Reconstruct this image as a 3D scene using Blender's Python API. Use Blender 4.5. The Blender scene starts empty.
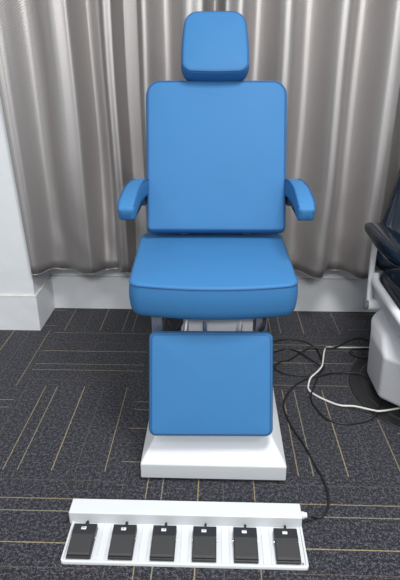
import bpy, math, random
from mathutils import Vector, Matrix
random.seed(7)
S = bpy.context.scene
COL = S.collection

# ------------------------------------------------------------------ camera
YAW, PITCH, FPX, CAMZ = -0.0296, 0.4148, 532.9, 1.287
cd = bpy.data.cameras.new('camera'); cam = bpy.data.objects.new('camera', cd); COL.objects.link(cam)
cd.sensor_fit = 'VERTICAL'; cd.sensor_height = 24.0; cd.lens = FPX / 580 * 24.0
cd.clip_start = 0.02; cd.clip_end = 60
cam.location = (0, 0, CAMZ); cam.rotation_euler = (math.pi/2 - PITCH, 0, -YAW)
S.camera = cam

# ------------------------------------------------------------------ world, lights, exposure
W = bpy.data.worlds.new('world'); S.world = W; W.use_nodes = True
bg = W.node_tree.nodes['Background']; bg.inputs[0].default_value = (0.90, 0.95, 1.0, 1); bg.inputs[1].default_value = 0.34
def area(name, loc, rot, sx, sy, power, col=(1, 1, 1)):
    l = bpy.data.lights.new(name, 'AREA'); l.shape = 'RECTANGLE'; l.size = sx; l.size_y = sy
    l.energy = power; l.color = col
    o = bpy.data.objects.new(name, l); COL.objects.link(o); o.location = loc; o.rotation_euler = rot
    return o
area('ceiling_panel_light', (0.45, 0.85, 2.75), (0, 0, 0), 0.6, 0.6, 38, (1, 0.99, 0.97))
area('ceiling_panel_light', (-1.5, 0.1, 2.75), (0, 0, 0), 0.6, 0.6, 8, (1, 0.99, 0.97))
area('ceiling_panel_light', (1.5, -0.4, 2.75), (0, 0, 0), 1.2, 0.6, 16, (0.97, 0.99, 1))
area('ceiling_panel_light', (0.1, -1.9, 2.75), (0.5, 0, 0), 1.2, 0.6, 60, (1, 0.99, 0.97))
S.view_settings.view_transform = 'Standard'; S.view_settings.look = 'None'
S.view_settings.gamma = 1; S.view_settings.use_curve_mapping = False
S.view_settings.exposure = 0.52

# ------------------------------------------------------------------ helpers
def mk(name, verts, faces, mat, parent=None, smooth=True, angle=None):
    me = bpy.data.meshes.new(name); me.from_pydata([tuple(v) for v in verts], [], faces); me.update()
    import bmesh
    bm = bmesh.new(); bm.from_mesh(me); bmesh.ops.recalc_face_normals(bm, faces=bm.faces)
    if angle is not None:
        for e in bm.edges:
            if len(e.link_faces) == 2 and e.calc_face_angle(0) > angle: e.smooth = False
    bm.to_mesh(me); bm.free()
    for p in me.polygons: p.use_smooth = smooth
    if mat: me.materials.append(mat)
    o = bpy.data.objects.new(name, me); COL.objects.link(o)
    if parent: o.parent = parent
    return o
def bevel(o, w, seg=3, ang=0.5):
    m = o.modifiers.new('bevel', 'BEVEL'); m.width = w; m.segments = seg; m.limit_method = 'ANGLE'; m.angle_limit = ang
    n = o.modifiers.new('wn', 'WEIGHTED_NORMAL'); n.keep_sharp = False
    return o
class MB:
    def __init__(s): s.v = []; s.f = []
    def add(s, v, f):
        n = len(s.v); s.v += [Vector(p) for p in v]; s.f += [tuple(i + n for i in q) for q in f]; return s
    def box(s, x0, x1, y0, y1, z0, z1):
        v = [(x, y, z) for z in (z0, z1) for y in (y0, y1) for x in (x0, x1)]
        return s.add(v, [(0, 2, 3, 1), (4, 5, 7, 6), (0, 1, 5, 4), (2, 6, 7, 3), (0, 4, 6, 2), (1, 3, 7, 5)])
    def loft(s, rings, cap=True, closed=True):
        n = len(rings[0]); v = [p for r in rings for p in r]; f = []
        for i in range(len(rings) - 1):
            for j in range(n if closed else n - 1):
                k = (j + 1) % n
                f.append((i*n + j, i*n + k, (i+1)*n + k, (i+1)*n + j))
        if cap: f.append(tuple(range(n))[::-1]); f.append(tuple(range((len(rings)-1)*n, len(rings)*n)))
        return s.add(v, f)
    def cyl(s, a, b, r, n=24, r2=None):
        a = Vector(a); b = Vector(b); d = (b - a).normalized()
        u = d.orthogonal().normalized(); w = d.cross(u)
        r2 = r if r2 is None else r2
        return s.loft([[c + (u*math.cos(t) + w*math.sin(t))*q for t in [2*math.pi*k/n for k in range(n)]] for c, q in ((a, r), (b, r2))])
    def tube(s, pts, r, n=10, closed=False, flat=1.0):
        pts = [Vector(p) for p in pts]; N = len(pts); rings = []; up = None
        for i, p in enumerate(pts):
            if closed: d = pts[(i+1) % N] - pts[i-1]
            else: d = pts[min(i+1, N-1)] - pts[max(i-1, 0)]
            d.normalize()
            if up is None: up = d.orthogonal().normalized()
            up = (up - d*up.dot(d)).normalized(); w = d.cross(up)
            rings.append([p + (up*math.cos(t) + w*math.sin(t)*flat)*r for t in [2*math.pi*k/n for k in range(n)]])
        if closed: rings.append(rings[0])
        return s.loft(rings, cap=not closed)
    def build(s, name, mat, parent=None, smooth=True, angle=0.6): return mk(name, s.v, s.f, mat, parent, smooth, angle)
def spline(P, n=8, closed=False):
    P = [Vector(p) for p in P]; out = []; N = len(P)
    for i in range(N if closed else N - 1):
        g = (lambda k: P[k % N]) if closed else (lambda k: P[max(0, min(N-1, k))])
        a, b, c, d = g(i-1), g(i), g(i+1), g(i+2)
        for j in range(n):
            t = j/n
            out.append(0.5*((2*b) + (c-a)*t + (2*a-5*b+4*c-d)*t*t + (3*b-a-3*c+d)*t**3))
    if not closed: out.append(P[-1])
    return out
def empty(name, loc, label, cat, group=None):
    o = bpy.data.objects.new(name, None); COL.objects.link(o); o.location = loc; o.empty_display_size = 0.1
    o['label'] = label; o['category'] = cat
    if group: o['group'] = group
    return o
def tag(o, label, cat, group=None):
    o['label'] = label; o['category'] = cat
    if group: o['group'] = group
    return o

# ------------------------------------------------------------------ materials
def mat(name, col, rough=0.5, metal=0.0, spec=0.5, coat=0.0, noise=None, bump=None, sheen=0):
    m = bpy.data.materials.new(name); m.use_nodes = True; nt = m.node_tree; b = nt.nodes['Principled BSDF']
    b.inputs['Base Color'].default_value = (*col, 1); b.inputs['Roughness'].default_value = rough
    b.inputs['Metallic'].default_value = metal; b.inputs['Specular IOR Level'].default_value = spec
    b.inputs['Coat Weight'].default_value = coat; b.inputs['Coat Roughness'].default_value = 0.15
    b.inputs['Sheen Weight'].default_value = sheen
    tc = nt.nodes.new('ShaderNodeTexCoord')
    if noise:
        sc, amt = noise
        n = nt.nodes.new('ShaderNodeTexNoise'); n.inputs['Scale'].default_value = sc; n.inputs['Detail'].default_value = 4
        nt.links.new(tc.outputs['Object'], n.inputs['Vector'])
        r = nt.nodes.new('ShaderNodeMapRange'); r.inputs['From Min'].default_value = 0.3; r.inputs['From Max'].default_value = 0.7
        r.inputs['To Min'].default_value = 1 - amt; r.inputs['To Max'].default_value = 1 + amt
        nt.links.new(n.outputs['Fac'], r.inputs['Value'])
        mx = nt.nodes.new('ShaderNodeVectorMath'); mx.operation = 'SCALE'; mx.inputs[0].default_value = col
        nt.links.new(r.outputs[0], mx.inputs['Scale']); nt.links.new(mx.outputs[0], b.inputs['Base Color'])
    if bump:
        sc, st, dist = bump
        n = nt.nodes.new('ShaderNodeTexNoise'); n.inputs['Scale'].default_value = sc; n.inputs['Detail'].default_value = 3
        nt.links.new(tc.outputs['Object'], n.inputs['Vector'])
        bp = nt.nodes.new('ShaderNodeBump'); bp.inputs['Strength'].default_value = st; bp.inputs['Distance'].default_value = dist
        nt.links.new(n.outputs['Fac'], bp.inputs['Height']); nt.links.new(bp.outputs[0], b.inputs['Normal'])
    return m
M = {}
M['blue'] = mat('blue_vinyl', (0.043, 0.168, 0.370), 0.55, spec=0.12, noise=(3, 0.03), bump=(14, 0.25, 0.004))
M['blue_dark'] = mat('blue_piping', (0.022, 0.09, 0.24), 0.5, spec=0.4)
M['navy'] = mat('navy_leather', (0.004, 0.009, 0.018), 0.16, spec=0.28, bump=(7, 0.12, 0.003))
M['white'] = mat('white_powder_coat', (0.62, 0.645, 0.67), 0.5, spec=0.2, noise=(7, 0.015))
M['whitepl'] = mat('white_plastic', (0.80, 0.81, 0.84), 0.35, noise=(5, 0.02))
M['greypl'] = mat('grey_plastic', (0.62, 0.63, 0.66), 0.4, noise=(5, 0.02))
M['knob'] = mat('dark_grey_plastic', (0.16, 0.17, 0.20), 0.4)
M['steel'] = mat('brushed_steel', (0.55, 0.56, 0.58), 0.32, metal=0.9)
M['chrome'] = mat('chrome', (0.8, 0.8, 0.82), 0.12, metal=1)
M['black'] = mat('black_plastic', (0.018, 0.019, 0.022), 0.42, bump=(200, 0.1, 0.001))
M['blackpad'] = mat('black_rubber_pad', (0.032, 0.032, 0.034), 0.6, bump=(900, 0.6, 0.001))
M['rubber'] = mat('black_rubber', (0.012, 0.012, 0.014), 0.5)
M['disc'] = mat('black_floor_plate', (0.022, 0.022, 0.024), 0.35, bump=(60, 0.1, 0.001))
M['sticker'] = mat('white_sticker', (0.82, 0.83, 0.82), 0.5)
M['ink'] = mat('grey_print', (0.25, 0.27, 0.28), 0.6)
M['cordw'] = mat('white_cable', (0.72, 0.72, 0.68), 0.4)
M['cordb'] = mat('black_cable', (0.010, 0.010, 0.012), 0.45)
M['wall'] = mat('painted_plaster', (0.76, 0.79, 0.82), 0.75, spec=0.25, noise=(2.2, 0.03), bump=(5, 0.35, 0.02))
M['wallb'] = mat('painted_plaster_skirting', (0.76, 0.78, 0.81), 0.45, spec=0.35, noise=(6, 0.04), bump=(12, 0.3, 0.01))
M['edge'] = mat('cream_edge', (0.72, 0.70, 0.66), 0.5, noise=(30, 0.08))

def carpet():
    m = bpy.data.materials.new('striped_carpet_tiles'); m.use_nodes = True; nt = m.node_tree; L = nt.links
    b = nt.nodes['Principled BSDF']; b.inputs['Roughness'].default_value = 0.95; b.inputs['Specular IOR Level'].default_value = 0.12
    b.inputs['Sheen Weight'].default_value = 0.15
    uv = nt.nodes.new('ShaderNodeUVMap'); uv.uv_map = 'UVMap'
    sep = nt.nodes.new('ShaderNodeSeparateXYZ'); L.new(uv.outputs[0], sep.inputs[0])
    tc = nt.nodes.new('ShaderNodeTexCoord')
    def math_(op, a, bb=None):
        n = nt.nodes.new('ShaderNodeMath'); n.operation = op
        for i, q in enumerate((a, bb)):
            if q is None: continue
            if isinstance(q, (int, float)): n.inputs[i].default_value = q
            else: L.new(q, n.inputs[i])
        return n.outputs[0]
    def noise(sc, det=2, rough=0.5):
        n = nt.nodes.new('ShaderNodeTexNoise'); n.inputs['Scale'].default_value = sc; n.inputs['Detail'].default_value = det
        n.inputs['Roughness'].default_value = rough
        L.new(tc.outputs['Object'], n.inputs['Vector']); return n.outputs['Fac']
    fine = noise(260, 3, 0.7); mid = noise(95, 2, 0.6); big = noise(2.5, 3)
    v = math_('ADD', math_('MULTIPLY', fine, 0.65), math_('MULTIPLY', mid, 0.35))
    r = nt.nodes.new('ShaderNodeValToRGB'); L.new(v, r.inputs[0])
    e = r.color_ramp.elements; e[0].position = 0.40; e[0].color = (0.006, 0.007, 0.009, 1); e[1].position = 0.61; e[1].color = (0.120, 0.120, 0.146, 1)
    el = r.color_ramp.elements.new(0.5); el.color = (0.020, 0.021, 0.027, 1)
    cur = r.outputs[0]
    vy = math_('ADD', sep.outputs[0], math_('MULTIPLY', math_('SUBTRACT', noise(70), 0.5), 0.006))
    brk = math_('GREATER_THAN', noise(240, 1), 0.44)
    for pos, w, col, a in [(0.205, 0.0034, (0.34, 0.27, 0.15), 0.8), (0.305, 0.0034, (0.31, 0.31, 0.21), 0.75), (0.538, 0.0036, (0.38, 0.30, 0.17), 0.85),
                           (0.70, 0.0028, (0.16, 0.12, 0.10), 0.5), (0.90, 0.0034, (0.32, 0.25, 0.15), 0.8), (0.045, 0.0028, (0.16, 0.12, 0.10), 0.45)]:
        d = math_('ABSOLUTE', math_('SUBTRACT', vy, pos))
        k = math_('MULTIPLY', math_('MULTIPLY', math_('LESS_THAN', d, w), a), math_('ADD', math_('MULTIPLY', brk, 0.45), 0.5))
        mx = nt.nodes.new('ShaderNodeMixRGB'); L.new(k, mx.inputs[0]); L.new(cur, mx.inputs[1]); mx.inputs[2].default_value = (*col, 1)
        cur = mx.outputs[0]
    L.new(cur, b.inputs['Base Color'])
    bp = nt.nodes.new('ShaderNodeBump'); bp.inputs['Strength'].default_value = 0.8; bp.inputs['Distance'].default_value = 0.004
    L.new(v, bp.inputs['Height']); L.new(bp.outputs[0], b.inputs['Normal'])
    return m
def curtain_mat():
    m = bpy.data.materials.new('grey_satin_weave'); m.use_nodes = True; nt = m.node_tree; L = nt.links
    b = nt.nodes['Principled BSDF']; b.inputs['Roughness'].default_value = 0.46; b.inputs['Specular IOR Level'].default_value = 0.5
    b.inputs['Metallic'].default_value = 0.75; b.inputs['Anisotropic'].default_value = 0.0; b.inputs['Anisotropic Rotation'].default_value = 0.25
    tg = nt.nodes.new('ShaderNodeTangent'); tg.direction_type = 'UV_MAP'; tg.uv_map = 'UVMap'; L.new(tg.outputs[0], b.inputs['Tangent'])
    uv = nt.nodes.new('ShaderNodeUVMap'); uv.uv_map = 'UVMap'
    mp = nt.nodes.new('ShaderNodeMapping'); mp.inputs['Rotation'].default_value = (0, 0, 0.9); L.new(uv.outputs[0], mp.inputs[0])
    w = nt.nodes.new('ShaderNodeTexWave'); w.inputs['Scale'].default_value = 38; w.inputs['Distortion'].default_value = 2.0
    w.inputs['Detail'].default_value = 2; w.inputs['Detail Scale'].default_value = 4; L.new(mp.outputs[0], w.inputs['Vector'])
    n = nt.nodes.new('ShaderNodeTexNoise'); n.inputs['Scale'].default_value = 210; L.new(uv.outputs[0], n.inputs['Vector'])
    a = nt.nodes.new('ShaderNodeMath'); a.operation = 'ADD'; L.new(w.outputs['Fac'], a.inputs[0]); L.new(n.outputs['Fac'], a.inputs[1])
    r = nt.nodes.new('ShaderNodeMapRange'); r.inputs['From Max'].default_value = 1.6; r.inputs['To Min'].default_value = 0.86; r.inputs['To Max'].default_value = 1.12
    L.new(a.outputs[0], r.inputs['Value'])
    s = nt.nodes.new('ShaderNodeVectorMath'); s.operation = 'SCALE'; s.inputs[0].default_value = (0.455, 0.434, 0.428); L.new(r.outputs[0], s.inputs['Scale'])
    L.new(s.outputs[0], b.inputs['Base Color'])
    bp = nt.nodes.new('ShaderNodeBump'); bp.inputs['Strength'].default_value = 0.25; bp.inputs['Distance'].default_value = 0.002
    L.new(a.outputs[0], bp.inputs['Height']); L.new(bp.outputs[0], b.inputs['Normal'])
    return m
M['carpet'] = carpet(); M['curtain'] = curtain_mat()

# ------------------------------------------------------------------ setting: floor
TX0, TY0, T = -0.8139, 1.8906, 0.5
def floor():
    v = []; f = []; uvs = []
    for i in range(-4, 8):
        for j in range(-6, 3):
            x0 = TX0 + i*T; y0 = TY0 + j*T
            n = len(v); v += [(x0, y0, 0), (x0+T, y0, 0), (x0+T, y0+T, 0), (x0, y0+T, 0)]; f.append((n, n+1, n+2, n+3))
            c = [(0, 0), (1, 0), (1, 1), (0, 1)]
            if (i, j) == (1, 1) or (i, j) == (0, 1): q = [(1-x, y) for x, y in c]
            elif (i + j) % 2 == 1: q = c                      # stripes run away from the camera
            elif j == 0 and i < 1: q = [(y, x) for x, y in c]
            else: q = [(1-y, x) for x, y in c]
            if j == -2: q = [(a_-.042, b_) for a_, b_ in q] if (i + j) % 2 == 0 else q
            if j == 0 and i < 1: q = [(a_-.05, b_) for a_, b_ in q]
            if j == 0 and i >= 1: q = [(a_-.03, b_) for a_, b_ in q]
            uvs += q
    me = bpy.data.meshes.new('floor'); me.from_pydata(v, [], f); l = me.uv_layers.new(name='UVMap')
    for k, u in enumerate(uvs): l.data[k].uv = u
    me.materials.append(M['carpet']); o = bpy.data.objects.new('floor', me); COL.objects.link(o); o['kind'] = 'structure'
floor()
# walls: pilaster on the left, recessed wall behind the curtain
YB, YP, XP = 2.65, 2.385, -0.886
def struct(name, mb, m, bv=0.003):
    o = mb.build(name, m, None, smooth=True); bevel(o, bv, 2); o['kind'] = 'structure'; return o
struct('wall_left', MB().box(-2.8, XP-0.010, YP+0.010, YB+0.2, 0, 2.8), M['wall'])
struct('wall_back', MB().box(XP-0.02, 3.2, YB+0.012, YB+0.2, 0, 2.8), M['wall'])
b = MB()
pl = [(-2.8, YP), (XP, YP), (XP, YB), (3.2, YB), (3.2, YB+0.02), (XP-0.02, YB+0.02), (XP-0.02, YP+0.02), (-2.8, YP+0.02)]
b.loft([[(x, y, z) for x, y in pl] for z in (0, 0.187)], cap=False)
b.f.append((8, 9, 14, 15)); b.f.append((9, 10, 13, 14)); b.f.append((10, 11, 12, 13))
o = b.build('baseboard_left', M['wallb']); bevel(o, 0.004, 2); o['kind'] = 'structure'
b = MB()
pl2 = [(-2.8, YP-0.001), (XP+0.001, YP-0.001), (XP+0.001, YB-0.001), (3.2, YB-0.001), (3.2, YB+0.018), (XP-0.018, YB+0.018), (XP-0.018, YP+0.018), (-2.8, YP+0.018)]
b.loft([[(x, y, z) for x, y in pl2] for z in (0.187, 0.192)], cap=False)
b.f.append((8, 9, 14, 15)); b.f.append((9, 10, 13, 14)); b.f.append((10, 11, 12, 13))
o = b.build('trim_1', M['edge'], smooth=False); o['kind'] = 'structure'

# ------------------------------------------------------------------ curtains
def fold_depth(x, ext):
    # (x, forward offset): peaks and valleys of the pleats
    K = ext
    for i in range(len(K) - 1):
        if K[i][0] <= x <= K[i+1][0]:
            t = (x - K[i][0]) / (K[i+1][0] - K[i][0]); t = t*t*t*(t*(6*t - 15) + 10)
            return (K[i][1]*(1-t) + K[i+1][1]*t)
    return K[0][1] if x < K[0][0] else K[-1][1]
K1 = [(-0.94, .085), (-0.87, .085), (-0.775, .025), (-0.665, .085), (-0.615, .078), (-0.545, -.02), (-0.50, -.005), (-0.457, .065), (-0.435, .06), (-0.395, -.03), (-0.345, -.035), (-0.30, .075), (-0.21, .0),
      (-0.115, .085), (-0.065, .075), (-0.012, -.045), (0.035, .06), (0.085, .08), (0.163, .0), (0.275, .09), (0.375, .0), (0.505, .095), (0.590, .005), (0.718, .095), (0.775, .085), (0.80, .08)]
H1 = [(-0.94, .06), (-0.87, .055), (-0.80, .0), (-0.70, -.05), (-0.58, .05), (-0.45, .0), (-0.3, .05), (-0.1, .0), (0.1, .05), (0.3, .03), (0.39, -.04), (0.50, .03), (0.60, -.05), (0.71, .03), (0.80, .04)]
def curtain(name, x0, x1, K, H, ybase, zb, zt, label, nx=520, lean=None):
    v = []; f = []; uvs = []; nz = 46
    s = 0; arc = [0]
    xs = [x0 + (x1-x0)*i/nx for i in range(nx+1)]
    for i in range(nx):
        dy = fold_depth(xs[i+1], K) - fold_depth(xs[i], K); s += math.hypot(xs[i+1]-xs[i], dy); arc.append(s)
    for j in range(nz+1):
        t = j/nz; z = zb + (zt-zb)*t
        h = max(0, 1 - (z-zb)/0.55)**1.5
        for i, x in enumerate(xs):
            wob = 0.005*math.sin(z*2.3 + x*5) + 0.002*math.sin(z*6.1 + x*13)
            d = (fold_depth(x + wob, K)*1.45 - 0.02)*(1 - 0.4*h) + h*fold_depth(x, H)*0.55
            d += 0.004*math.sin(z*31 + x*40)*h
            X = x + (lean(x, z) if lean else 0)
            ek = max(0, min(1, (-x-.84)/.035))*(1 if x0 < 0 else 0); d = d*(1-ek) + ek*(ybase - 2.374)
            v.append((X, ybase - d, z + (0.016*h*max(0, min(1, (-x-.75)/.12))) + (0.004*math.sin(x*60) if j == 0 else 0)))
    for j in range(nz):
        for i in range(nx):
            a = j*(nx+1) + i; f.append((a, a+1, a+nx+2, a+nx+1))
    me = bpy.data.meshes.new(name); me.from_pydata(v, [], f); l = me.uv_layers.new(name='UVMap')
    for p in me.polygons:
        for li, vi in zip(p.loop_indices, p.vertices): l.data[li].uv = (arc[vi % (nx+1)], v[vi][2])
        p.use_smooth = True
    me.materials.append(M['curtain']); o = bpy.data.objects.new(name, me); COL.objects.link(o)
    m = o.modifiers.new('thick', 'SOLIDIFY'); m.thickness = 0.003; m.offset = -1
    tag(o, label, 'curtain')
    return o, v, nx
cur, cv, cn = curtain('curtain', -0.889, 0.757, K1, H1, 2.49, 0.297, 2.6, 'wide grey satin pleated curtain behind the blue chair, reaching to the white pillar',
        lean=lambda x, z: -0.036*(z-.33)*min(1, max(0, (-x-.7)/.18)))
# stitched hem and side hem
hem = MB().tube([Vector(cv[i]) + Vector((0, 0.0010, 0.001)) for i in range(0, cn+1, 2)], 0.0020, 6)
hem.build('bottom_hem', M['curtain'], cur)
st = MB().tube([Vector(cv[j*(cn+1) + 9]) + Vector((0, -0.001, 0)) for j in range(0, 47)], 0.0012, 6)
st.build('side_stitching', M['curtain'], cur)
K2 = [(0.73, .0), (0.79, .025), (0.85, .06), (0.92, .01), (1.00, .05), (1.07, .0), (1.16, .05), (1.2, .0), (1.3, .08), (1.4, .0), (1.5, .08), (1.6, .02)]
H2 = [(0.73, .0), (0.85, .03), (1.0, -.03), (1.2, .03), (1.4, -.03), (1.6, .02)]
curtain('curtain', 0.735, 1.6, K2, H2, 2.56, 0.297, 2.6, 'grey satin curtain panel at the right edge, behind the navy dental chair', nx=260)

# ------------------------------------------------------------------ upholstery builder
def outline(w, h, rad, wtop=None, bow=None, seg=10):
    # rounded quad, v from 0 (bottom) to h; rad = (bl, br, tr, tl); returns pts and outward normals
    wt = w if wtop is None else wtop
    C = [(-w/2, 0), (w/2, 0), (wt/2, h), (-wt/2, h)]; P = []
    for k in range(4):
        c = Vector(C[k]); a = (Vector(C[k-1]) - c).normalized(); b_ = (Vector(C[(k+1) % 4]) - c).normalized()
        r = rad[k]; p0 = c + a*r; p1 = c + b_*r
        for i in range(seg+1):
            t = i/seg
            # quarter arc approximated by blending a superellipse
            an = t*math.pi/2
            P.append(c + a*r*(1-math.sin(an)) + b_*r*(1-math.cos(an)))
        nx_ = Vector(C[(k+1) % 4]) - b_*0; q0 = P[-1]; q1 = Vector(C[(k+1) % 4]) - b_*rad[(k+1) % 4]
        for i in range(1, 12): P.append(q0.lerp(q1, i/12))
    if bow: P = [Vector((p.x + bow(p.x, p.y)[0], p.y + bow(p.x, p.y)[1])) for p in P]
    N = []
    for i in range(len(P)):
        d = (P[(i+1) % len(P)] - P[i-1]).normalized(); N.append(Vector((d.y, -d.x)))
    return P, N
def pad(name, ol, t, frame, m, parent, edge=0.018, dome=0.006, pipe=None, soft=4, back_edge=0.012, piping_mat=None):
    """cushion: front face at w=0 (plus dome), back at -t"""
    P, N = ol; Or, U, V, Wn = frame
    cx = sum(p.x for p in P)/len(P); cy = sum(p.y for p in P)/len(P); c = Vector((cx, cy))
    rings = []
    def ring(ins, w, sc=1.0):
        r = []
        for p, n in zip(P, N):
            q = p - n*ins; q = c + (q - c)*sc; r.append(Or + U*q.x + V*q.y + Wn*w)
        rings.append(r)
    ring(back_edge, -t)
    for i in range(1, soft+1):
        a = i/soft*math.pi/2; ring(back_edge*(1-math.sin(a)), -t + back_edge*(1-math.cos(a)))
    for i in range(1, 4):
        s = i/4; wv = -t + back_edge + (t - back_edge - edge)*s; ring(-0.003*math.sin(math.pi*s), wv)
    for i in range(0, 7):
        a = i/6*math.pi/2; ring(edge*(1-math.cos(a)), -edge + edge*math.sin(a)*0.92)
    for i in range(1, 9):
        s = 1 - i/9; ring(edge, -edge*0.08 + dome*(1 - s*s)**0.8, s)
    b_ = MB(); b_.loft(rings, cap=True); o = b_.build(name, m, parent, angle=None)
    if pipe:
        ins, w, r = pipe
        pts = [Or + U*(p - n*ins).x + V*(p - n*ins).y + Wn*w for p, n in zip(P, N)]
        MB().tube(pts, r, 8, closed=True).build('piping', piping_mat or M['blue_dark'], o)
    return o

# ------------------------------------------------------------------ the blue treatment chair
chair = empty('treatment_chair', (0, 1.65, 0), 'blue padded treatment chair with headrest and legrest on a white base, in the middle', 'chair')
def LP(x, y, z): return Vector((x, y - 1.65, z))       # world -> chair coordinates
ry = 0.0222
RZ = Matrix.Rotation(ry, 3, 'Z')
def frame(x, y, z, tilt, yaw=ry):
    R = Matrix.Rotation(yaw, 3, 'Z'); U = R @ Vector((1, 0, 0)); V = R @ Vector((0, math.sin(tilt), math.cos(tilt))); Wn = R @ Vector((0, -math.cos(tilt), math.sin(tilt)))
    return (LP(x, y, z), U, V, Wn)
# base: lipped box under a hipped cover
B = MB()
def rect(x0, x1, y0, y1, z): return [LP(x0, y0, z), LP(x1, y0, z), LP(x1, y1, z), LP(x0, y1, z)]
B.loft([rect(-.235, .241, 1.352, 1.97, .012), rect(-.234, .240, 1.350, 1.97, .071), rect(-.190, .196, 1.44, 1.93, .125)], cap=True)
o = B.build('base_cover', M['white'], chair); bevel(o, 0.004, 3, 0.2)
for sx in (-.18, .186):
    for yy in (1.40, 1.90):
        MB().cyl(LP(sx, yy, 0.0), LP(sx, yy, 0.016), 0.022).build('foot', M['rubber'], chair)
# column
B = MB(); B.box(-.10, .10, -.02, .20, .12, .44); o = B.build('column', M['white'], chair); bevel(o, .01)
# legrest
Lr = frame(-.006, 1.372, .169, PITCH)
Lr = (Lr[0], Lr[1], Lr[2], Lr[3])
o = pad('legrest', outline(.397, .334, (.022, .022, .022, .022)), .052, Lr, M['blue'], chair, edge=.014, dome=.004, pipe=(.009, -.004, .0029))
p0 = Lr[0]
B = MB()
def fp(fr, u, v, w): return fr[0] + fr[1]*u + fr[2]*v + fr[3]*w
B.loft([[fp(Lr, x, y, w) for x, y in ((-.17, .03), (.17, .03), (.17, .31), (-.17, .31))] for w in (-.053, -.062)])
o.parent = chair
B.build('legrest_plate', M['steel'], chair)
for sx in (-.09, .09): MB().tube([fp(Lr, sx, .12, -.07), fp(Lr, sx, .30, -.075), LP(sx, 1.60, .50)], .011, 10).build('legrest_arm', M['steel'], chair)
# seat
Sf = (LP(-0.003, 1.500, .650) , RZ @ Vector((1, 0, 0)), RZ @ Vector((0, 1, 0)), Vector((0, 0, 1)))
def sbow(x, y): 
    k = max(0, 1 - y/0.25); return (0, -0.034*k*max(0, 1-(x/.26)**2))
seat = pad('seat', outline(.524, .515, (.034, .034, .035, .035), wtop=.548, bow=sbow), .122, Sf, M['blue'], chair, edge=.012, dome=.010, pipe=(.001, -.009, .0027), back_edge=.035)
B = MB(); B.box(-.20, .20, -.05, .31, .505, .533); o = B.build('seat_frame', M['steel'], chair); bevel(o, .003)
# brackets under the seat front
for sx in (-.205, .138):
    B = MB(); B.box(sx, sx+.035, -.10, -.085, .44, .53); o = B.build('bracket', M['steel'], chair); bevel(o, .002)
    MB().cyl(LP(sx+.022, 1.546, .49), LP(sx+.022, 1.55, .49), .007, 12).build('bolt', M['knob'], o)
MB().cyl(LP(-.03, 1.54, .42), LP(-.03, 1.54, .54), .007, 16).build('gas_strut', M['chrome'], chair)
B = MB(); B.box(-.11, .13, -.07, -.06, .43, .52); o = B.build('front_plate', M['greypl'], chair); bevel(o, .003)
for q, r_ in (([(-.15, 1.56, .53), (-.145, 1.535, .49), (-.12, 1.54, .455), (-.05, 1.56, .42)], .006), ([(-.12, 1.56, .53), (-.105, 1.54, .495), (-.135, 1.55, .44)], .005),
              ([(.165, 1.56, .53), (.16, 1.535, .485), (.135, 1.545, .45), (.07, 1.56, .43)], .006)):
    MB().tube(spline([LP(*p_) for p_ in q]), r_, 8).build('wire', M['rubber'], chair)
# backrest
Bf = frame(0.004, 1.902, .688, PITCH)
back = pad('backrest', outline(.519, .566, (.022, .022, .055, .055), wtop=.529), .075, Bf, M['blue'], chair, edge=.016, dome=.004, pipe=(.008, -.003, .0029))
B = MB(); B.loft([[fp(Bf, x, y, w) for x, y in ((-.22, .03), (.22, .03), (.22, .50), (-.22, .50))] for w in (-.076, -.09)])
o = B.build('back_plate', M['black'], chair); bevel(o, .003)
for sx in (-.12, .12): MB().tube([fp(Bf, sx, .30, -.10), fp(Bf, sx, .02, -.10), LP(sx, 1.93, .54), LP(sx, 1.85, .515)], .014, 10).build('back_hinge_arm', M['steel'], chair)
# headrest
Hf = frame(-0.006, 2.075, 1.236, .54)
head = pad('headrest', outline(.244, .235, (.036, .036, .044, .044), wtop=.220, bow=lambda x, y: (.006*x/.12*math.sin(math.pi*min(1, max(0, y/.235))), .004*math.sin(math.pi*min(1, max(0, (x+.11)/.22)))*(1 if y > .12 else -1))), .092, Hf, M['blue'], chair, edge=.016, dome=.006, pipe=(.006, -.005, .0029), back_edge=.02)
B = MB()
B.tube([fp(Bf, 0, .40, -.098), fp(Bf, 0, .62, -.098)], .013, 12)
B.build('headrest_post', M['chrome'], chair)
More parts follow.
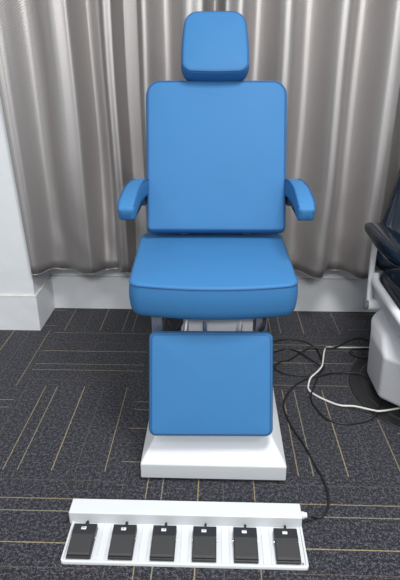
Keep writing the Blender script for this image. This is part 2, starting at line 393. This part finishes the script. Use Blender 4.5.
# armrests
def armrest(s):
    x0 = 0.003
    C = [(.276, 1.985, .828, .024, .030), (.277, 1.95, .840, .026, .033), (.280, 1.88, .850, .028, .033), (.284, 1.80, .852, .030, .031), (.285, 1.73, .845, .031, .030), (.286, 1.68, .834, .032, .029), (.286, 1.655, .827, .030, .025)]
    rings = []; n = 28
    sp = spline([(c[0], c[1], c[2]) for c in C], 5); hw = spline([(c[3], c[4], 0) for c in C], 5)
    N = len(sp)
    for i, (p, q) in enumerate(zip(sp, hw)):
        d = (sp[min(i+1, N-1)] - sp[max(i-1, 0)]).normalized(); up = Vector((1, 0, 0)).cross(d); up = up if up.z > 0 else -up
        sc = 1.0
        r = []
        for k in range(n):
            t = 2*math.pi*k/n; ct, stt = math.cos(t), math.sin(t); e = 0.38
            u = math.copysign(abs(ct)**e, ct); w = math.copysign(abs(stt)**e, stt)
            r.append((p, q, u, w, up, d))
        rings.append(r)
    out = []
    def conv(r, sc, off):
        o_ = []
        for (p, q, u, w, up, d) in r:
            P = p + Vector((u*q.x*.92*sc, 0, 0)) + up*(w*q.y*sc) + d*off
            o_.append(LP(P.x*s + x0 + (0), P.y + s*P.x*ry, P.z))
        return o_
    for sc, off in ((.55, -.012), (.8, -.009), (.93, -.004)): out.append(conv(rings[0], sc, off))
    for r in rings: out.append(conv(r, 1, 0))
    for sc, off in ((.95, .006), (.84, .011), (.6, .0145)): out.append(conv(rings[-1], sc, off))
    a = MB().loft(out).build('armrest', M['blue'], chair, angle=None)
    # seam lines along the top edges
    for u in (-1, 1):
        pts = []
        for r in rings:
            p, q, _, _, up, d = r[0]
            P = p + Vector((u*q.x*.85, 0, 0)) + up*(q.y*.955); pts.append(LP(P.x*s + x0, P.y + s*P.x*ry, P.z))
        MB().tube(pts, .0018, 6).build('piping', M['blue_dark'], a)
    # black mounting plate beneath
    B = MB(); prof = [(1.660, .806), (1.660, .800), (1.76, .808), (1.84, .805), (1.94, .775), (2.02, .80), (2.0, .83), (1.90, .82), (1.80, .815)]
    B.loft([[LP(s*x + x0, y + s*x*ry, z) for y, z in prof] for x in (.262, .296)]); o = B.build('armrest_bracket', M['black'], chair); bevel(o, .003)
    B = MB(); B.box(min(s*.20, s*.29), max(s*.20, s*.275), .33, .37, .77, .81); o = B.build('armrest_mount', M['black'], chair); bevel(o, .003)
    return a
armrest(1); armrest(-1)

# ------------------------------------------------------------------ foot control bar with six pedals
bar = empty('foot_pedal_bar', (-.075, 1.12, 0), 'long white foot control tray with six black pedals, in front of the blue chair', 'foot control')
def BP(x, y, z): return (x + .075, y - 1.12, z)
B = MB()
tr = []; 
def rrect(x0, x1, y0, y1, z, r, n=6):
    P = []
    for cx_, cy_, a0 in ((x1-r, y1-r, 0), (x0+r, y1-r, 90), (x0+r, y0+r, 180), (x1-r, y0+r, 270)):
        for i in range(n+1):
            a = math.radians(a0 + 90*i/n); P.append(BP(cx_ + r*math.cos(a), cy_ + r*math.sin(a), z))
    return P
X0, X1, Y0, Y1 = -.417, .267, 1.030, 1.224
B.loft([rrect(X0, X1, Y0, Y1, .001, .010), rrect(X0, X1, Y0, Y1, .010, .010), rrect(X0+.0015, X1-.0015, Y0+.0015, Y1-.0015, .0115, .009),
        rrect(X0+.006, X1-.006, Y0+.006, Y1-.006, .0115, .006), rrect(X0+.008, X1-.008, Y0+.008, Y1-.008, .007, .005)])
B.build('tray', M['white'], bar, angle=0.9)
B = MB(); B.box(*(BP(X0, 0, 0)[0] - .008, BP(X1, 0, 0)[0] - .001), BP(0, 1.168, 0)[1], BP(0, 1.225, 0)[1], .0, .046)
o = B.build('cable_channel', M['white'], bar); bevel(o, .003)
for i in range(5):
    x = -.3665 + .0581 + i*.1163
    for d in (-.011, .011):
        B = MB(); B.box(BP(x+d-.0015, 0, 0)[0], BP(x+d+.0015, 0, 0)[0], BP(0, 1.032, 0)[1], BP(0, 1.165, 0)[1], .0065, .0095)
        o = B.build('tray_rib', M['white'], bar); bevel(o, .001)
MB().cyl(BP(.262, 1.196, .028), BP(.275, 1.196, .028), .011, 20).cyl(BP(.273, 1.196, .028), BP(.284, 1.196, .028), .0095, 20, .0080).build('cable_gland', M['white'], bar)
for x, y in ((X0+.015, Y0+.014), (X1-.015, Y0+.014)):
    MB().cyl(BP(x, y, .007), BP(x, y, .0095), .0035, 12).build('screw', M['steel'], bar)
def pedal(i):
    x = -.3685 + i*.1163; h = .0338
    def q(a, y, z): return BP(x + a, y + .004, z)
    # housing: wedge-sided body
    B = MB(); prof = [(1.038, .0075), (1.035, .019), (1.062, .024), (1.100, .026), (1.104, .030), (1.140, .031), (1.143, .0075)]
    B.loft([[q(a, y, z) for y, z in prof] for a in (-h, h)]); body = B.build('pedal', M['black'], bar, smooth=True); bevel(body, .0015, 2)
    B = MB(); prof = [(1.0385, .021), (1.0385, .0245), (1.043, .028), (1.1025, .0325), (1.1025, .028), (1.064, .0235)]
    B.loft([[q(a, y, z) for y, z in prof] for a in (-h*.94, h*.94)]); tp = B.build('tread', M['blackpad'], body); bevel(tp, .001, 2)
    B = MB(); B.box(*(q(-.0095, 0, 0)[0], q(.0045, 0, 0)[0]), q(0, 1.119, 0)[1], q(0, 1.1285, 0)[1], .0300, .0317)
    lb = B.build('sticker', M['sticker'], body); lb['label'] = 'small white sticker with a grey mark'
    B = MB()
    marks = [[(-.004, -.0008), (.001, .0035)], [(-.003, .001)], [(-.001, .003)], [(-.003, -.001), (.001, .003)], [(-.0012, .0002), (.002, .003)], [(-.0006, .0006)]][i]
    for a, b_ in marks: B.box(q(a-.002, 0, 0)[0], q(b_-.002, 0, 0)[0], q(0, 1.1212, 0)[1], q(0, 1.1265, 0)[1], .0315, .0319)
    B.build('printed_mark', M['ink'], body)
    B = MB(); B.cyl(q(-h-.0025, 1.100, .020), q(h+.0025, 1.100, .020), .003, 12); B.build('hinge_pin', M['steel'], body)
    B = MB(); B.tube([q(0.001, 1.139, .026), q(.0015, 1.147, .027), q(.002, 1.153, .024), q(.002, 1.157, .014)], .0034, 10); B.build('pedal_lead', M['rubber'], body)
for i in range(6): pedal(i)

# ------------------------------------------------------------------ the navy dental chair at the right
dc = empty('dental_chair', (.93, 1.95, 0), 'navy leather dental chair with white body on a black disc, at the right edge', 'chair')
CX = .93
def DP(x, y, z): return Vector((x - .93, y - 1.95, z))
def disc_ring(r, z, n=96): return [DP(.92 + r*math.cos(2*math.pi*k/n), 1.90 + r*math.sin(2*math.pi*k/n), z) for k in range(n)]
B = MB(); B.loft([disc_ring(.345, .001), disc_ring(.345, .008), disc_ring(.340, .012), disc_ring(.30, .0135), disc_ring(.295, .017), disc_ring(.27, .019), disc_ring(.15, .020)])
B.build('floor_plate', M['disc'], dc, angle=0.5)
B = MB(); B.loft([disc_ring(.3455, .001), disc_ring(.3475, .001), disc_ring(.3475, .0045), disc_ring(.3455, .0045), disc_ring(.3455, .001)], cap=False); B.build('plate_rim', M['steel'], dc)
B = MB(); B.cyl(DP(.93, 1.93, .02), DP(.93, 1.93, .15), .12, 40); B.build('pedestal', M['knob'], dc)
def oct_(hw, y0, y1, c, z, cz=0):
    P = [(-hw+c, y0), (hw-c, y0), (hw, y0+c), (hw, y1-c), (hw-c, y1), (-hw+c, y1), (-hw, y1-c), (-hw, y0+c)]
    return [DP(CX + x, y, z) for x, y in P]
B = MB(); B.loft([oct_(.265, 1.66, 2.05, .12, .045), oct_(.285, 1.64, 2.06, .12, .065), oct_(.300, 1.56, 2.09, .17, .262), oct_(.288, 1.68, 2.11, .13, .305), oct_(.20, 1.80, 2.10, .06, .35)])
o = B.build('body_cover', M['greypl'], dc, smooth=True, angle=0.15); bevel(o, .012, 3, 0.15)
# seat shell, trim and cushion
B = MB(); B.loft([oct_(.225, 1.45, 2.12, .05, .30), oct_(.255, 1.42, 2.13, .05, .36), oct_(.262, 1.40, 2.13, .05, .425)]); o = B.build('seat_shell', M['greypl'], dc, angle=0.3); bevel(o, .01)
B = MB()
tpts = spline([DP(CX-.272, 2.05, .470), DP(CX-.272, 2.04, .452), DP(CX-.272, 2.01, .438), DP(CX-.27, 1.9, .432), DP(CX-.27, 1.65, .432), DP(CX-.26, 1.45, .43), DP(CX-.22, 1.39, .43), DP(CX, 1.38, .43), DP(CX+.22, 1.39, .43), DP(CX+.26, 1.45, .43), DP(CX+.27, 1.65, .432), DP(CX+.272, 2.01, .438), DP(CX+.272, 2.04, .452), DP(CX+.272, 2.05, .470)])
B.tube(tpts, .017, 12); B.build('seat_trim', M['whitepl'], dc)
Sf2 = (DP(CX, 1.42, .480), Vector((1, 0, 0)), Vector((0, 1, 0)), Vector((0, 0, 1)))
pad('seat', outline(.50, .68, (.10, .10, .06, .06)), .065, Sf2, M['navy'], dc, edge=.03, dome=.012, pipe=(.012, -.008, .003), piping_mat=M['navy'])
# backrest, tapered towards the head
def dframe(x, y, z, tilt): return (DP(x, y, z), Vector((1, 0, 0)), Vector((0, math.sin(tilt), math.cos(tilt))), Vector((0, -math.cos(tilt), math.sin(tilt))))
Bk = dframe(CX-.015, 2.09, .47, .45)
def taper(x, y):
    k = max(0, (y - .10)/.40); return (-.56*x*min(k, 1.05), 0)
bk2 = pad('backrest', outline(.475, .62, (.05, .05, .08, .08), bow=taper), .07, Bk, M['navy'], dc, edge=.028, dome=.0, pipe=(.012, -.010, .003), piping_mat=M['navy'])
Bk3 = (fp(Bk, 0, .05, .004), Bk[1], Bk[2], Bk[3])
pad('back_cushion', outline(.385, .50, (.05, .05, .05, .05), bow=lambda x, y: (taper(x, y)[0]*.85, 0)), .03, Bk3, M['navy'], dc, edge=.016, dome=.014, pipe=(.006, -.008, .003), piping_mat=M['navy'])
for v_, u_ in ((.28, -.12), (.36, -.095), (.28, .12), (.36, .095)): MB().cyl(fp(Bk, u_, v_, .016), fp(Bk, u_, v_, .024), .009, 16, .004).build('tuft_button', M['navy'], dc)
Hd = dframe(CX+.03, 2.35, 1.04, .35)
pad('headrest', outline(.20, .17, (.05, .05, .06, .06)), .06, Hd, M['navy'], dc, edge=.025, dome=.008)
B = MB(); B.tube([fp(Bk, 0, .5, -.05), fp(Bk, .01, .66, -.045)], .012, 10); B.build('headrest_post', M['chrome'], dc)
def dental_arm(s):
    # padded armrest
    C = [(-.302, 2.085, .660, .028, .014), (-.300, 2.04, .664, .040, .022), (-.293, 1.95, .664, .050, .028), (-.288, 1.85, .660, .056, .031), (-.275, 1.76, .650, .056, .030), (-.268, 1.70, .642, .040, .022)]
    sp = spline([c[:3] for c in C], 5); hw = spline([(c[3], c[4], 0) for c in C], 5); R = []
    for p, q in zip(sp, hw):
        r = []
        for k in range(28):
            t = 2*math.pi*k/28; u = math.copysign(abs(math.cos(t))**.7, math.cos(t)); w = math.copysign(abs(math.sin(t))**.7, math.sin(t))
            r.append(DP(CX + s*(-p.x if 0 else p.x*1) + s*u*q.x, p.y, p.z + w*q.y))
        R.append(r)
    def shrink(r, k, dy):
        c = sum(r, Vector())/len(r); return [c + (p - c)*k + Vector((0, dy, 0)) for p in r]
    R = [shrink(R[0], .5, .012), shrink(R[0], .85, .007)] + R + [shrink(R[-1], .85, -.008), shrink(R[-1], .5, -.013)]
    a = MB().loft(R).build('armrest', M['navy'], dc, angle=None)
    sx = CX - .315*1 if s == 1 else CX + .315
    X = lambda d: CX + s*d
    MB().tube(spline([DP(X(-.315), 1.86, .633), DP(X(-.300), 1.78, .626), DP(X(-.27), 1.715, .622), DP(X(-.235), 1.71, .622)]), .005, 8).build('armrest_trim', M['chrome'], dc)
    pts = spline([DP(X(-.285), 2.02, .65), DP(X(-.288), 2.045, .61), DP(X(-.287), 2.055, .54), DP(X(-.286), 2.05, .45), DP(X(-.283), 2.04, .345)])
    MB().tube(pts, .017, 12, flat=.6).build('armrest_support', M['whitepl'], dc)
    kb = MB().cyl(DP(X(-.290), 2.035, .335), DP(X(-.225), 2.035, .335), .024, 28).build('pivot', M['whitepl'], dc)
    MB().cyl(DP(X(-.304), 2.035, .335), DP(X(-.289), 2.035, .335), .022, 28).build('pivot_cap', M['knob'], kb)
dental_arm(1); dental_arm(-1)

# ------------------------------------------------------------------ cables on the carpet
def cable(name, pts, r, m, label, parentcat='cable'):
    o = MB().tube(spline(pts, 8), r, 10).build(name, m, None, angle=None); tag(o, label, parentcat); return o
CABLES = __import__('json').loads('''[{"pts": [[0.284, 1.196, 0.028], [0.302, 1.196, 0.022], [0.316, 1.209, 0.0046], [0.338, 1.217, 0.0046], [0.36, 1.253, 0.0046], [0.37, 1.307, 0.0046], [0.366, 1.373, 0.0046], [0.349, 1.448, 0.0046], [0.329, 1.54, 0.0046], [0.298, 1.64, 0.0046], [0.283, 1.732, 0.0046], [0.286, 1.798, 0.0046], [0.315, 1.869, 0.0046], [0.357, 1.929, 0.0046], [0.42, 1.981, 0.0046], [0.473, 1.993, 0.0106], [0.532, 2.02, 0.0046], [0.576, 2.01, 0.0146], [0.628, 1.994, 0.0206], [0.67, 1.955, 0.0186], [0.689, 1.884, 0.0166], [0.672, 1.794, 0.0206], [0.623, 1.702, 0.0206], [0.57, 1.678, 0.0046], [0.502, 1.664, 0.0046], [0.439, 1.693, 0.0046], [0.406, 1.768, 0.0046], [0.399, 1.825, 0.0126], [0.424, 1.904, 0.0126], [0.467, 2.006, 0.0126], [0.495, 2.064, 0.0126], [0.495, 2.144, 0.0166], [0.485, 2.243, 0.0046], [0.45, 2.296, 0.0046], [0.414, 2.315, 0.0046], [0.366, 2.323, 0.0046], [0.3, 2.301, 0.0046], [0.232, 2.25, 0.0046]], "r": 0.0038, "m": "cordb", "label": "long black cable looping from the pedal tray gland up towards the blue chair"}, {"pts": [[0.227, 2.184, 0.0046], [0.29, 2.2, 0.0046], [0.345, 2.225, 0.0046], [0.393, 2.201, 0.0086], [0.441, 2.12, 0.0146], [0.481, 2.041, 0.0166], [0.45, 2.006, 0.0046], [0.388, 1.996, 0.0046], [0.336, 2.003, 0.0046], [0.294, 2.021, 0.0046], [0.274, 2.062, 0.0046], [0.303, 2.106, 0.0046], [0.352, 2.129, 0.0046], [0.406, 2.189, 0.0046], [0.458, 2.225, 0.0146], [0.504, 2.217, 0.0146], [0.542, 2.219, 0.0166], [0.586, 2.23, 0.0166], [0.664, 2.317, 0.0046], [0.724, 2.344, 0.0046], [0.761, 2.315, 0.0046], [0.794, 2.277, 0.0046]], "r": 0.0038, "m": "cordb", "label": "looped black cable lying between the blue legrest and the dental chair"}, {"pts": [[0.748, 2.113, 0.0186], [0.698, 2.131, 0.0176], [0.666, 2.161, 0.0046], [0.64, 2.192, 0.0046], [0.657, 2.225, 0.0046], [0.698, 2.237, 0.0046], [0.774, 2.238, 0.0046]], "r": 0.0038, "m": "cordb", "label": "short black cable loop beside the grey body of the dental chair"}, {"pts": [[0.779, 2.257, 0.0046], [0.735, 2.251, 0.0046], [0.658, 2.248, 0.0046], [0.581, 2.246, 0.0046], [0.543, 2.245, 0.0046], [0.52, 2.192, 0.0186], [0.497, 2.103, 0.0206], [0.482, 2.048, 0.0226], [0.453, 2.004, 0.0186], [0.421, 1.966, 0.0146], [0.406, 1.931, 0.0046], [0.401, 1.886, 0.0046], [0.427, 1.844, 0.0046], [0.472, 1.804, 0.0046], [0.51, 1.776, 0.0086], [0.561, 1.761, 0.0166], [0.619, 1.729, 0.0236], [0.649, 1.717, 0.0286], [0.733, 1.75, 0.0206], [0.847, 1.795, 0.0186]], "r": 0.0038, "m": "cordw", "label": "thin white cable winding over the carpet to the dental chair"}]''')
for c in CABLES:
    cable('cable', c['pts'], c['r'], M[c['m']], c['label'])
